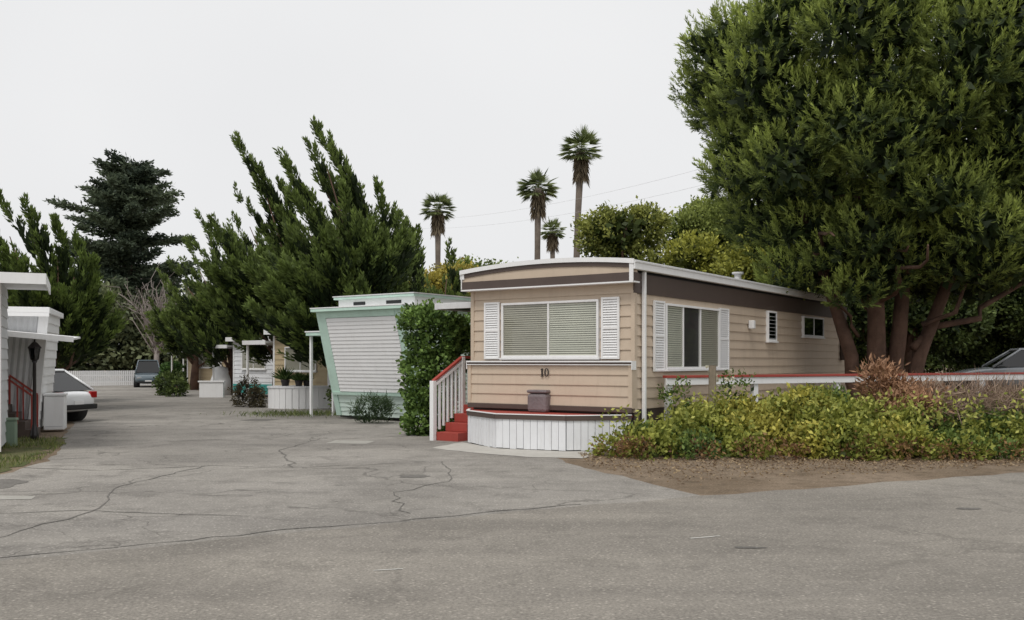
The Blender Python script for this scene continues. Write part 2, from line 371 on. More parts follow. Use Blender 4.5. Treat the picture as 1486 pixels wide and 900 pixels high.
boxes('meter_box',[(12.9,13.2,.03,.16,1.7,2.3)],'brown',H,.02,sd)
tubes('roof_vent',[([(2.6,8,3.5),(2.6,8,3.95)],.09),([(2.6,8,3.95),(2.6,8,4.0)],.15)],'roof',H,12)
def numeral():
    V=[];F=[]
    cx,cz=1.90,1.44; y=-.130
    def bx(a,b,c,d):
        k=len(V); V.extend([(a,y,c),(b,y,c),(b,y,d),(a,y,d),(a,y-.015,c),(b,y-.015,c),(b,y-.015,d),(a,y-.015,d)]); F.extend([tuple(k+i for i in q) for q in BF])
    bx(cx-.085,cx-.055,cz-.075,cz+.075); bx(cx-.105,cx-.035,cz-.085,cz-.076); bx(cx-.1,cx-.086,cz+.045,cz+.06)
    n=28;k=len(V)
    for i in range(n):
        t=2*math.pi*i/n; V.append((cx+.04+.055*math.cos(t),y-.015,cz+.085*math.sin(t))); V.append((cx+.04+.024*math.cos(t),y-.015,cz+.072*math.sin(t)))
    for i in range(n):
        a=k+2*i;b=k+2*((i+1)%n); F.append((a,b,b+1,a+1))
    mesh('house_number',V,F,'black',H)
numeral()
D=[(-.02,-.02),(.33,-.55),(1.5,-1.2),(2.9,-.95),(W-.02,-.1)]
zt=.655
deck=E('deck'); deck.parent=H
bd=[(x*1.0,y) for x,y in D]+[(W-.02,-.02)]
def prism(name,pts,z0,z1,mat,par):
    n=len(pts);V=[(x,y,z0) for x,y in pts]+[(x,y,z1) for x,y in pts]
    F=[tuple(range(n))[::-1],tuple(range(n,2*n))]+[(i,(i+1)%n,n+(i+1)%n,n+i) for i in range(n)]
    return mesh(name,V,F,mat,par)
prism('deck_core',[(x+(.03 if i<2 else 0),y+.03) for i,(x,y) in enumerate(bd)],.02,zt-.05,'dark',deck)
prism('deck_boards',bd,zt-.045,zt,'red',deck)
V=[];F=[]
def board_run(a,b,z0,z1,out):
    a=Vector(a);b=Vector(b);L=(b-a).length;n=max(1,round(L/.14));d=(b-a)/n;nn=Vector((d.y,-d.x)).normalized()
    for i in range(n):
        p=a+d*i+d*.03;q=a+d*(i+1)-d*.03; k=len(V); zz=z0+random.uniform(0,.02);o=out+random.uniform(0,.008)
        for zq in (zz,z1):
            V.extend([(p.x,p.y,zq),(q.x,q.y,zq),(q.x+nn.x*o,q.y+nn.y*o,zq),(p.x+nn.x*o,p.y+nn.y*o,zq)])
        F.extend([tuple(k+i2 for i2 in qd) for qd in BF])
for i in range(4): board_run(D[i],D[i+1],.01,zt-.06,.022)
mesh('skirt_boards',V,F,'whited',deck)
for nm_,z0,z1,o,mt in (('deck_edge',zt-.085,zt+.0,.05,'brown'),('deck_edge_trim',zt+.002,zt+.018,.06,'white')):
    V=[];F=[]
    for i in range(4):
        a=Vector(D[i]);b=Vector(D[i+1]);d=(b-a).normalized();nn=Vector((d.y,-d.x)); k=len(V)
        a=a-d*.01;b=b+d*.01
        for zq in (z0,z1): V.extend([(a.x,a.y,zq),(b.x,b.y,zq),(b.x+nn.x*o,b.y+nn.y*o,zq),(a.x+nn.x*o,a.y+nn.y*o,zq)])
        F.extend([tuple(k+i2 for i2 in qd) for qd in BF])
    mesh(nm_,V,F,mt,deck)
st=E('porch_steps'); st.parent=H
L=[]
for i in range(3): L.append((-.62,-.04,-.45+.3*i,.9,.18*i+(.0 if i==0 else .003),.18*(i+1)))
L.append((-.62,-.04,.46,2.4,.545,.72))
boxes('steps',L,'red',st,.008)
rl=E('porch_railing'); rl.parent=H
def rail(pts,x,n,zb):
    (ya,za),(yb,zb_)=pts
    for nmz,off,th,mt in (('cap',0,.05,'red'),('upper_rail',-.1,.06,'white')):
        V=[]
        for zq in (off-.0,off+th):
            V+= [(x-.04,ya,za+zq),(x+.04,ya,za+zq),(x+.04,yb,zb_+zq),(x-.04,yb,zb_+zq)]
        mesh(nmz,V,BF,mt,rl)
    B=[]
    for i in range(n):
        t=(i+.5)/n;y=ya+(yb-ya)*t;z=za+(zb_-za)*t-.1; B.append((x-.022,x+.022,y-.022,y+.022,zb(t),z))
    boxes('balusters',B,'white',rl)
rail([(-.5,1.22),(.46,1.72)],-.66,7,lambda t:.12+.5*t)
rail([(.46,1.72),(2.2,1.72)],-.66,11,lambda t:.72)
boxes('posts',[(-.71,-.61,-.56,-.46,0,1.25),(-.71,-.61,.42,.52,0,1.75)],'white',rl,.006)
aw=E('porch_awning'); aw.parent=H
boxes('awning_roof',[(-1.25,-.03,.35,3.6,2.82,2.86)],'dark',aw); boxes('awning_edge',[(-1.3,-1.22,.3,3.65,2.79,2.93),(-1.22,-.03,.3,.36,2.8,2.93),(-1.22,-.03,.36,3.65,2.865,2.9)],'roof',aw,.006)  # dark awning_roof sheet paints the shade on the awning's underside
tubes('awning_posts',[([(-1.2,3.4,0),(-1.2,3.4,2.8)],.03),([(-1.2,1.9,0),(-1.2,1.9,2.8)],.03)],'white',aw)
o=boxes('wicker_ottoman',[(-.23,.23,-.22,.22,0,.37)],'ott',None,.06); o.location=(.60,18.62,zt+.002); o.rotation_euler=(0,0,TH)
o2=boxes('lid',[(-.235,.235,-.225,.225,.375,.44)],'ott',o,.03)

# ------------------------------------------------------------ mint home
G=E('mobile_home',(-5.04,27.39,0),TH); w2=3.25;l2=9.5;h2=3.05;pr=.8
V=[(.03,.03,.05),(w2-.03,.03,.05),(w2-.03,l2,.05),(.03,l2,.05),(.03,-pr+.03,h2),(w2-.03,-pr+.03,h2),(w2-.03,l2,h2),(.03,l2,h2)]
mesh('core',V,BF,'dark',G)
siding('front_siding',(0,0),(w2,0),(0,-1),.1,h2,'mintl',G,.13,(0,-pr),(w2,-pr))
siding('side_siding',(w2,0),(w2,l2),(1,0),.1,h2,'mintl',G,.13,(w2,-pr),(w2,l2))
siding('far_side_siding',(0,0),(0,l2),(-1,0),.1,h2,'mintl',G,.13,(0,-pr),(0,l2))
def yl(z): return -pr*(z-.1)/(h2-.1)
def slab(name,u0,u1,z0,z1,o0,o1,mat,par=G):
    V=[]
    for z in (z0,z1):
        V+=[(u0,yl(z)-o1,z),(u1,yl(z)-o1,z),(u1,yl(z)-o0,z),(u0,yl(z)-o0,z)]
    return mesh(name,V,BF,mat,par)
slab('edge_trim',-.04,.30,.78,h2,.02,.06,'mint');slab('edge_trim',w2-.30,w2+.04,.78,h2,.02,.06,'mint')
slab('edge_trim_low',-.04,.14,.1,.78,.02,.055,'mint');slab('edge_trim_low',w2-.12,w2+.04,.1,.78,.02,.055,'mint')
slab('head_trim',.30,w2-.30,2.88,h2,.02,.07,'mint'); slab('sill_trim',.0,w2,.70,.78,.02,.09,'mint')
V=[];F=[];n=20
for i in range(n):
    za=.80+(2.07)*i/n;zb=za+2.07/n*.985;k=len(V)
    V+=[(.31,yl(za)-.066,za),(w2-.31,yl(za)-.066,za),(w2-.31,yl(zb)-.05,zb),(.31,yl(zb)-.05,zb),(.31,yl(za)-.03,za),(w2-.31,yl(za)-.03,za)]
    F+=[(k,k+1,k+2,k+3),(k,k+4,k+5,k+1)]
mesh('window_shutter',V,F,'white',G)
boxes('roof_lower',[(-.12,w2+.12,-pr-.2,l2+.1,h2+.003,h2+.09)],'mint',G,.01)
boxes('roof_lower_edge',[(-.13,w2+.13,-pr-.21,l2+.11,h2+.093,h2+.12)],'white',G)
boxes('clerestory',[(.35,w2-.02,-.35,l2-.3,h2+.12,h2+.36)],'white',G)
boxes('clerestory_vents',[(.95,1.4,-.362,-.351,h2+.19,h2+.28),(2.2,2.75,-.362,-.351,h2+.19,h2+.28)],'dark',G)
boxes('clerestory_roof',[(.27,w2+.06,-.48,l2-.2,h2+.36,h2+.43)],'mint',G,.01)
boxes('clerestory_roof_top',[(.25,w2+.08,-.5,l2-.18,h2+.432,h2+.46)],'roof',G)
window(G,lambda u,o,z:(w2+o,u,z),2,3.6,1.5,2.5,'side_window')
pc=E('porch_cover'); pc.parent=G
boxes('cover_roof',[(-1.3,-.13,-.1,4.5,2.42,2.52)],'mint',pc,.01); boxes('cover_top',[(-1.32,-.13,-.12,4.5,2.523,2.56)],'white',pc)
boxes('cover_posts',[(-1.24,-1.17,0,.07,0,2.42),(-1.24,-1.17,.9,.97,0,2.42),(-1.24,-1.17,2.6,2.67,0,2.42)],'white',pc)

# ------------------------------------------------------------ generic homes
def home(org,w,l,h,wall,trim,rz=TH,extra=True,nm_='mobile_home',ov=(.2,.3)):
    h_=E(nm_,org,rz)
    boxes('core',[(.03,w-.03,.03,l-.03,.0,h)],'dark',h_)
    siding('front_siding',(0,0),(w,0),(0,-1),.1,h,wall,h_); siding('side_siding',(w,0),(w,l),(1,0),.1,h,wall,h_)
    siding('far_siding',(0,0),(0,l),(-1,0),.1,h,wall,h_)
    a,b=ov
    boxes('roof',[(-.2,w+a,-b,l+.2,h+.003,h+.1)],'roof',h_,.01); boxes('fascia',[(-.22,w+a+.02,-b-.03,-b-.003,h-.08,h+.11),(w+a+.003,w+a+.025,-b,l+.2,h-.08,h+.11),(-.225,-.203,-b,l+.2,h-.08,h+.11)],trim,h_)
    boxes('corner_trim',[(-.035,.05,-.035,.05,.05,h),(w-.1,w+.04,-.04,.1,.05,h)],trim,h_)
    window(h_,fr,w*.22,w*.78,1.3,2.2,'front_window')
    if l>4: window(h_,lambda u,o,z:(w+o,u,z),2,3.4,1.3,2.2,'side_window')
    if extra:
        a=E('awning'); a.parent=h_
        boxes('awning_roof',[(-1.5,-.23,-.2,4.5,2.36,2.42)],'white',a,.006)
        boxes('awning_edge',[(-1.56,-1.5,-.25,4.5,2.3,2.46),(-1.5,-.23,-.25,-.203,2.3,2.46)],'white',a)
        boxes('awning_posts',[(-1.5,-1.43,-.1,-.03,0,2.3),(-1.5,-1.43,2,2.07,0,2.3)],'white',a)
    return h_
h3=home((-8.97,35.5,0),3.0,9,2.75,'beige','white')
h4=home((-13.3,45,0),3.0,9,2.7,'whited','white')
h5=home((-19.3,56,0),3.0,9,2.6,'beige','white')
home((-23.5,70,0),4,8,2.8,'beige','brown')
boxes('teal_band',[(-.005,3.0,-.05,-.03,.15,.6)],'teal',h4)
dk=E('deck',(-7.55,33.6,0),0)
n=30;P=[]
for i in range(n): 
    t=2*math.pi*i/n; P.append((1.15*math.cos(t),.8*math.sin(t)))
V=[];F=[]
for i in range(n):
    a=Vector(P[i]);b=Vector(P[(i+1)%n]);d=(b-a);k=len(V)
    for z in (0,.72):
        for s in (.04,.96):
            q=a+d*s; V.append((q.x,q.y,z))
        for s in (.96,.04):
            q=(a+d*s)*.96; V.append((q.x,q.y,z))
    F+=[tuple(k+j for j in q) for q in BF]
mesh('deck_skirt',V,F,'white',dk)
prism('deck_top',[(p[0]*1.03,p[1]*1.03) for p in P],.723,.79,'whited',dk)
def pot(loc,r,h,mat='black',nm_='potted_plant',pl=.5,col=((.03,.06,.015),(.12,.18,.05))):
    e=E(nm_,loc)
    tubes('pot',[([(0,0,0),(0,0,h*.85),(0,0,h)],[r*.75,r,r*1.1])],mat,e,14,False)
    n=160; p=np.tile([[0,0,h]],(n,1))+rng.normal(size=(n,3))*[r*.3,r*.3,.02]; d=rdir(n); d[:,2]=np.abs(d[:,2])*1.0+.25
    fol('leaves',[blades(p,d,pl*rng.uniform(.6,1.1,n),.05,colmix(*col,rng.uniform(0,1,n)))],parent=e)
pot((-8.05,33.4,.79),.16,.22,pl=.55); pot((-7.5,33.1,.79),.14,.2,pl=.35); pot((-7.25,33.3,.79),.15,.2,pl=.3)
pot((-20.3,57.5,0),.3,.55,'terra',pl=.6); pot((-19.6,55.0,0),.22,.4,'terra',pl=.5)
g=E('covered_grill',(-14.4,46.5,0))
tubes('cover',[([(0,0,0),(0,0,.75),(0,0,1.05),(0,0,1.35),(0,0,1.42)],[.5,.48,.38,.34,.1])],'white',g,16)
wl=E('garden_wall',(-13.3,43.3,0)); boxes('blocks',[(-1.1,0,0,.2,0,.7),(-1.15,.05,-.04,.24,.703,.77)],'white',wl,.01)
# ------------------------------------------------------------ left homes
c24,s24=math.cos(R(24.7)),math.sin(R(24.7))
home((-9.12-8*c24,16.7-8*s24,0),8,2.2,3.1,'gray','white',rz=R(24.7),extra=False,ov=(.75,.4))
c20,s20=math.cos(R(20)),math.sin(R(20)); w=8.0;l=2.6;h=2.75
h_=E('mobile_home',(-10.85-w*c20,21.4-w*s20,0),R(20)); 
V=[(.03,.03,.05),(w-.03,.03,.05),(w-.03,l,.05),(.03,l,.05),(.03,-.0,h),(w+.22,-.0,h),(w+.22,l,h),(.03,l,h)]
mesh('core',V,BF,'dark',h_)
V=[];F=[];n=64
for i in range(n):
    a=i/n;b=(i+.5)/n;c=(i+1)/n;k=len(V)
    for z,ww in ((.1,w),(h,w+.25)):
        V+=[(a*ww,-.005,z),(b*ww,-.04,z),(c*ww,-.005,z)]
    F+=[(k,k+1,k+4,k+3),(k+1,k+2,k+5,k+4)]
mesh('corrugated_front',V,F,'gray',h_)
siding('side_siding',(w,0),(w,l),(1,0),.1,h,'white',h_,.2,(w+.25,0),(w+.25,l))
V=[]
for z,ww in ((.0,w),(h,w+.25)): V+=[(ww-.16,-.09,z),(ww+.04,-.09,z),(ww+.04,.06,z),(ww-.16,.06,z)]
mesh('corner_trim',V,BF,'white',h_)
boxes('roof',[(-.1,w+.33,-.3,l+.1,h+.003,h+.13)],'white',h_,.01); boxes('roof_band',[(-.08,w+.32,-.32,-.302,h-.08,h+.003)],'white',h_)
cv=E('entry_canopy'); cv.parent=h_
V=[(w-2.6,-2.1,2.42),(w+.95,-2.1,2.10),(w+.95,-.1,2.18),(w-2.6,-.1,2.50)];V+=[(x,y,z+.04) for x,y,z in V]
mesh('canopy_roof',V,BF,'white',cv); V=[(w-2.6,-2.13,2.38),(w+.98,-2.13,2.06),(w+.98,-2.103,2.06),(w-2.6,-2.103,2.38)];V+=[(x,y,z+.11) for x,y,z in V]
mesh('canopy_edge',V,BF,'white',cv)
sp=E('entry_steps'); sp.parent=h_
boxes('steps',[(w-1.2,w-.45,-1.0,-.06,0,.70)]+[(w-.45+.19*i,w-.45+.19*(i+1),-1.0,-.06,0,.53-.18*i) for i in range(3)],'brown',sp,.006)
for yy in (-1.0,-.12):
    V=[(w-.5,yy-.025,1.32),(w-.5,yy+.025,1.32),(w+.07,yy+.025,.88),(w+.07,yy-.025,.88)];V+=[(x,y,z+.05) for x,y,z in V]
    mesh('handrail',V,BF,'red',sp)
    boxes('rail_posts',[(w-.52,w-.48,yy-.02,yy+.02,.5,1.33),(w+.04,w+.08,yy-.02,yy+.02,0,.9),(w-.24,w-.21,yy-.015,yy+.015,.3,1.1)],'red',sp)
ub=E('white_cabinet',(-10.85,22.35,0),R(20)); boxes('body',[(-.22,.22,-.3,.3,.05,.84)],'white',ub,.02); boxes('lid',[(-.24,.24,-.32,.32,.845,.9)],'white',ub,.015); boxes('seams',[(-.18,.18,-.306,-.301,.12,.14)],'gray',ub)
ut=E('utility_pedestal',(-9.75,18.3,0),.2); boxes('body',[(-.1,.1,-.08,.08,0,.5)],'utg',ut,.015); boxes('cap',[(-.12,.12,-.1,.1,.503,.56)],'utg',ut,.02)
lp=E('lamp_post',(-10.0,19.7,0))
tubes('post',[([(0,0,0),(0,0,.12),(0,0,.3),(0,0,.34),(0,0,1.62),(0,0,1.66)],[.09,.085,.05,.038,.034,.06])],'black',lp,12)
tubes('lantern_base',[([(0,0,1.66),(0,0,1.70)],[.05,.08])],'black',lp,6,False)
tubes('lantern_glass',[([(0,0,1.70),(0,0,1.93)],[.075,.115])],'glassd',lp,6,False)
tubes('lantern_bars',[([(.078*math.cos(a),.078*math.sin(a),1.70),(.12*math.cos(a),.12*math.sin(a),1.94)],.011) for a in [i*math.pi/3 for i in range(6)]],'black',lp,5)
tubes('lantern_roof',[([(0,0,1.93),(0,0,1.96),(0,0,2.05),(0,0,2.07),(0,0,2.12)],[.15,.14,.055,.02,.012])],'black',lp,6,False)
pf=E('picket_fence'); A0=Vector((-31,60));B0=Vector((-24.6,65.5)); n=66
d=(B0-A0);ang=math.atan2(d.y,d.x); pf.location=(A0.x,A0.y,0); pf.rotation_euler=(0,0,ang); Lf=d.length
boxes('pickets',[(i*Lf/n,i*Lf/n+.10,-.02,.0,.05,1.05) for i in range(n)],'white',pf); boxes('rails',[(0,Lf,.002,.04,.25,.33),(0,Lf,.002,.04,.7,.78)],'white',pf)
# ------------------------------------------------------------ rail fence right
rf=E('rail_fence'); A0=Vector((2.95,18.15)); B0=Vector((17.0,26.0)); d=B0-A0; rf.location=(A0.x,A0.y,0); rf.rotation_euler=(0,0,math.atan2(d.y,d.x)); Lf=d.length
boxes('top_rail',[(0,Lf,-.07,.07,1.335,1.385)],'red',rf,.006); boxes('rail_board',[(0,Lf,-.045,-.015,1.2,1.333)],'white',rf)
boxes('posts',[(x-.06,x+.06,-.013,.1,0,1.333) for x in (.12,2.35,4.75,7.2,9.7,12.2,14.6)],'white',rf,.006)
wp=tubes('wooden_post',[([(3.72,17.5,0),(3.73,17.5,1.58)],[.08,.07])],'wood',None,7,False)

# ------------------------------------------------------------ cars
def car(loc,rz,col,sc_=1,suv=False,name='parked_car'):
    e=E(name,loc,rz); pm=paint('car_paint',col,rough=.22,var=.02,dirt=.05,bump=0); pm.node_tree.nodes['Principled BSDF'].inputs['Coat Weight'].default_value=.6
    zr=1.75 if suv else 1.43; zb=.98 if suv else .9
    st=[(-2.12,.55,.42,.72),(-2.05,.74,.3,zb-.05),(-1.6,.83,.25,zb+.02),(-.6,.86,.2,zb+.02),(.5,.86,.2,zb),(1.2,.85,.22,zb-.05),(1.8,.80,.25,zb-.15),(2.08,.66,.32,zb-.28),(2.14,.5,.4,.55)]
    V=[];F=[];m=10
    for x,hw,z0,z1 in st:
        V+=[(x,-hw*.8,z0),(x,-hw,z0+.1),(x,-hw*1.02,(z0+z1)/2),(x,-hw,z1-.1),(x,-hw*.88,z1),(x,hw*.88,z1),(x,hw,z1-.1),(x,hw*1.02,(z0+z1)/2),(x,hw,z0+.1),(x,hw*.8,z0)]
    for i in range(len(st)-1):
        for j in range(m): F.append((i*m+j,i*m+(j+1)%m,(i+1)*m+(j+1)%m,(i+1)*m+j))
    F.append(tuple(range(m))[::-1]);F.append(tuple((len(st)-1)*m+j for j in range(m)))
    b=mesh('body',V,F,pm,e,smooth=True); s=b.modifiers.new('s','SUBSURF'); s.levels=2;s.render_levels=2
    xb,xf=(-1.95,.95); tb,tf=(-1.75,.25) if suv else (-1.15,.15)
    def ring(t,ins=0):
        z=zb-.03+(zr-zb)*t; a=xb+(tb-xb)*t+ins; c=xf+(tf-xf)*t-ins; hw=.76+(.58-.76)*t-ins
        return [(a,-hw,z),(c,-hw,z),(c,hw,z),(a,hw,z)]
    mesh('windows',ring(0,.02)+ring(1,.02),BF,'glassd',e)
    mesh('cabin_interior',ring(0,.08)+ring(.7,.08),BF,'dark',e)
    r0=ring(.97,-.02);V=[(x,y,z) for x,y,z in r0]+[(x*.97,y*.93,z+.07) for x,y,z in r0]
    mesh('roof_panel',V,BF,pm,e,.03)
    a=ring(0);c=ring(1)
    pl=[([a[i],c[i]],.035) for i in range(4)]
    for xm in (-.45,):
        for sgn in (-1,1): pl.append(([(xm,sgn*.765,zb-.03),(xm,sgn*.585,zr-.03)],.03))
    tubes('pillars',pl,pm,e,6)
    for x in (-1.32,1.35):
        for sgn in (-1,1):
            tubes('tyre',[([(x,sgn*.66,.32),(x,sgn*.68,.32),(x,sgn*.85,.32),(x,sgn*.87,.32)],[.27,.32,.32,.27])],'tire',e,24)
            tubes('hub',[([(x,sgn*.86,.32),(x,sgn*.885,.32)],[.2,.17])],'hub',e,16)
            tubes('arch',[([(x,sgn*.5,.34),(x,sgn*.862,.34)],.37)],'tire',e,24)
    boxes('tail_lamps',[(-2.1,-2.0,-.74,-.5,.66,.84),(-2.1,-2.0,.5,.74,.66,.84)],'redl',e,.02)
    boxes('head_lamps',[(2.0,2.1,-.68,-.42,.56,.68),(2.0,2.1,.42,.68,.56,.68)],'hub',e,.02)
    boxes('plates',[(-2.15,-2.13,-.17,.17,.5,.6),(2.14,2.16,-.2,.2,.36,.46)],'white',e); boxes('bumpers',[(-2.17,-2.08,-.68,.68,.36,.5),(2.06,2.17,-.62,.62,.28,.4)],'tire',e,.03)
    e.scale=(sc_,)*3
car((-13.7,25.9,0),R(164),(.80,.81,.82))
car((-24.0,62.0,0),R(-68),(.08,.11,.13),suv=True)
car((16.0,29.6,.62),R(165),(.36,.38,.40))

# ------------------------------------------------------------ trees
def pine(base,nm_='pine_tree'):
    e=E(nm_); bx,by=base
    prof=[(3.4,1.8),(4,2.9),(5.1,3.9),(6,4.5),(7.5,5.1),(9.0,5.5),(10,5.3),(11,4.2),(12,3.0),(12.8,1.6)]
    def Rz(z):
        return float(np.interp(z,[p[0] for p in prof],[p[1] for p in prof]))
    cx,cy=bx+.75,by+.3
    lobes=[]
    for z in np.arange(4.05,12.6,.8):
        Rr=Rz(z); n=max(5,int(2*math.pi*Rr/1.4)); ph=random.random()*6
        for i in range(n):
            a=ph+2*math.pi*i/n+random.uniform(-.22,.22); rr=Rr-random.uniform(.2,1.3)
            s=random.uniform(.62,1.1)
            lobes.append((cx+rr*math.cos(a),cy+rr*math.sin(a)*.9,z+random.uniform(-.35,.35),s,s,s*.72))
    lobes+=[(4.95,24,9.65,.5,.6,.38),(5.5,23.8,9.0,.65,.6,.45),(5.6,23.9,7.2,.5,.5,.35),(8.3,22.9,3.3,.6,.5,.42),(9.0,23,3.9,.75,.6,.5),(8.0,23.2,4.2,.7,.6,.5),(13,23.2,5.0,1.1,1,.8),(10.2,22.6,4.4,.9,.7,.6),(11.6,22.5,4.5,.9,.7,.6),(12.8,22.8,4.0,.8,.7,.5),(14,23.3,4.2,.9,.8,.5)]
    for z in (4.4,5.2,6.2,7.5,9,10.5):
        for i in range(4):
            a=random.uniform(0,6.28); rr=Rz(z)*.5; lobes.append((cx+rr*math.cos(a),cy+rr*math.sin(a),z+.3,1.3,1.3,.95))
    out=[];A=np.array(lobes)
    for i,q in enumerate(lobes):
        c=np.array(q[:3]);r=np.array(q[3:]); n=int(150*r[0]*r[0]+14); d=rdir(n)
        p=c+d*r*rng.uniform(.7,1.0,(n,1)); keep=d[:,2]>-.8
        for j in range(len(A)):
            if j!=i: keep&=np.linalg.norm((p-A[j,:3])/A[j,3:],axis=1)>.84
        p=p[keep];d=d[keep];n=len(p)
        if n==0: continue
        ax=unit(d*.6+np.array([0,0,.62])+rng.normal(size=(n,3))*.16)
        sl=rng.uniform(.24,.46,n); per=28; lob=random.uniform(-.15,.15); tone=np.clip(rng.uniform(0,.6,n)+.4*d[:,2]+lob,0,1)  # tone falls on lobe undersides: shading put into the needle colour
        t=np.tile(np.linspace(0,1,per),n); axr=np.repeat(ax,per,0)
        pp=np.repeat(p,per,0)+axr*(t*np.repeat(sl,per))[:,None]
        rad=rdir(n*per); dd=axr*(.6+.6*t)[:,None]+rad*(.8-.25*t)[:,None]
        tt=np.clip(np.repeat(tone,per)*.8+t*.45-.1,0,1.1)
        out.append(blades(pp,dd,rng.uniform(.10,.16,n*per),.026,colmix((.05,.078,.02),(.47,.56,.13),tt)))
        ni=int(110*r[0]**2); out.append(blades(c+rdir(ni)*r*rng.uniform(.1,.75,(ni,1)),rdir(ni),.4,.18,colmix((.012,.022,.008),(.045,.07,.02),rng.uniform(0,1,ni))))  # dark core blades: shade inside the crown painted as colour
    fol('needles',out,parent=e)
    T=[]
    b0=Vector((bx,by,0))
    for dx,dy,tx,ty,tz,r in ((-.7,0,-2.2,.3,6.2,.19),(-.15,-.15,-.4,-.3,9.5,.25),(.35,.05,1.2,.4,9.8,.22),(.85,.1,3.4,.2,7.8,.19),(.1,.4,.3,2.5,9,.19)):
        mid=b0+Vector((dx+tx*.12,dy+ty*.1,2.4)); end=b0+Vector((tx,ty,tz))
        j=lambda:Vector((random.uniform(-.05,.05),random.uniform(-.05,.05),0))
        P=[b0+Vector((dx*.75,dy*.7,-.1)),b0+Vector((dx*.8,dy*.8,.5))+j(),b0+Vector((dx*.9+tx*.03,dy,1.1))+j(),b0+Vector((dx*.95+tx*.07,dy,1.8))+j(),mid,mid.lerp(end,.35),mid.lerp(end,.7),end]
        T.append((P,[r*1.4,r*1.1,r,r*.95,r*.9,r*.7,r*.45,.06]))
        for k in range(6):
            s=mid.lerp(end,random.uniform(.05,.9)); a=random.uniform(0,6.28); L=random.uniform(2,3.6)
            T.append(limb(s,s+Vector((math.cos(a)*L,math.sin(a)*L,random.uniform(.3,1.6))),.085,.02,.5))
    T.append(limb((bx+.8,by,2.0),(bx+5.0,by+.2,3.9),.1,.04,.6)); T.append(limb((bx+.9,by-.3,2.6),(bx+4.4,by-1.2,4.6),.07,.03,.6)); T.append(limb((bx-.6,by,2.3),(bx-1.6,by-1,3.4),.05,.02,.5))
    tubes('trunk',T,'bark',e,9)
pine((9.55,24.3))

def flame(p0,p1,r,out,dark,light,sub=18,per=34,bl=.2,bowk=.1):
    p0=np.array(p0,float);p1=np.array(p1,float);ax=p1-p0;L=np.linalg.norm(ax);axu=ax/L
    bow=np.array([rng.normal()*.06+bowk,rng.normal()*.06,-.05])*L
    ts=rng.uniform(0,1,sub)**.8; ts[:3]=1,.95,.88
    for t in ts:
        rr=r*(1-t)**.8+.02
        rd=rdir(1)[0]; rd=rd-axu*rd.dot(axu); rd/=max(1e-6,np.linalg.norm(rd))
        s=p0+ax*t+bow*math.sin(math.pi*t)+rd*rr*rng.uniform(.2,.8)
        sd_=axu*.8+rd*.5*(1-t*.6)+np.array([-.12,0,.3]); sd_/=np.linalg.norm(sd_); sl=(.4+.45*(1-t))*rng.uniform(.7,1.35)
        u=rng.uniform(0,1,per); rad=rdir(per)
        pp=s+sd_*(u*sl)[:,None]+rad*(.125*(1-u)**.8*rng.uniform(.3,1,per))[:,None]
        dd=sd_+rad*.5
        tone=np.clip(rng.uniform(0,.5)+.5*u+rng.normal(size=per)*.1,0,1)
        out.append(blades(pp,dd,bl*rng.uniform(.6,1.2,per),.06,colmix(dark,light,tone)))
    n=int(sub*5); t=rng.uniform(0,.8,n); rad=rdir(n)
    pp=p0+ax*t[:,None]+bow*np.sin(np.pi*t)[:,None]+rad*(r*.45*(1-t)**.75)[:,None]
    out.append(blades(pp,rad*.4+axu,.4,.15,colmix(sc(dark,.5),dark,rng.uniform(0,1,n))))  # blades near the spine darkened to paint the inner shade
def juniper(base,Hh,spread,tips,nrand,lean=-.25,name='juniper_tree',dark=(.03,.05,.015),light=(.20,.27,.065),low=.18,sub=20,fmax=.52,tl=(3.0,4.2)):
    e=E(name);out=[];bx,by=base;T=[([(bx,by,-.1),(bx+.1,by,Hh*.25),(bx-.05,by,Hh*.5),(bx+lean,by,Hh*.8)],[.28,.2,.13,.04])]
    for tx,ty,tz in tips:
        st=(bx+(tx-bx)*.30+.55,by+(ty-by)*.35,max(1.5,tz-random.uniform(*tl))); 
        flame(st,(tx,ty,tz),.42,out,dark,light,int(sub*1.7),bowk=.12); T.append(([ (bx,by,max(.5,st[2]-1.5)),st,tuple(np.array(st)*.3+np.array((tx,ty,tz))*.7)],[.08,.05,.015]))
    for i in range(nrand):
        a=random.uniform(0,6.28); f=random.uniform(low,fmax); z0=Hh*f; 
        env=math.sin(math.pi*min(1,(f+.14)/.9))**.6
        r0=spread*random.uniform(.1,.5)*env; L=random.uniform(1.4,2.6)
        s=(bx+r0*math.cos(a),by+r0*math.sin(a),z0); ro=r0+spread*random.uniform(.25,.6)*env
        t=(bx+ro*math.cos(a)+lean*L*.6,by+ro*math.sin(a),z0+L*random.uniform(.45,1.05))
        flame(s,t,.5,out,dark,light,sub)
        if i%4==0: T.append(([(bx,by,max(.4,z0-.8)),s],[.07,.04]))
    fol('foliage',out,parent=e); tubes('trunk',T,'bark',e,7)
juniper((-5.7,32),8.6,3.0,[(-6.55,31.5,9.3),(-7.55,31.5,8.3),(-4.5,31.8,7.4),(-3.3,32,5.9),(-3.8,31.6,6.4),(-5.9,31,8.4),(-5.5,31,7.2),(-7.2,31,7.0),(-4.9,31.6,6.6),(-4.1,32.4,6.6),(-6.2,32.6,7.7),(-6.9,32,8.9)],80)
juniper((-9.6,38.5),9.2,3.1,[(-11.1,38,10.5),(-10.1,37.5,9.2),(-11.1,38,8.3),(-12.6,38,7.4),(-11.9,38,7.0),(-9.3,38,8.7),(-13.0,38.5,6.4)],75)
juniper((-14.2,47.5),7.2,3.0,[(-16.2,47,7.4),(-15.2,47,8.2),(-13.8,47,8.6),(-17.0,47,6.4),(-12.6,47,8)],50,sub=14)
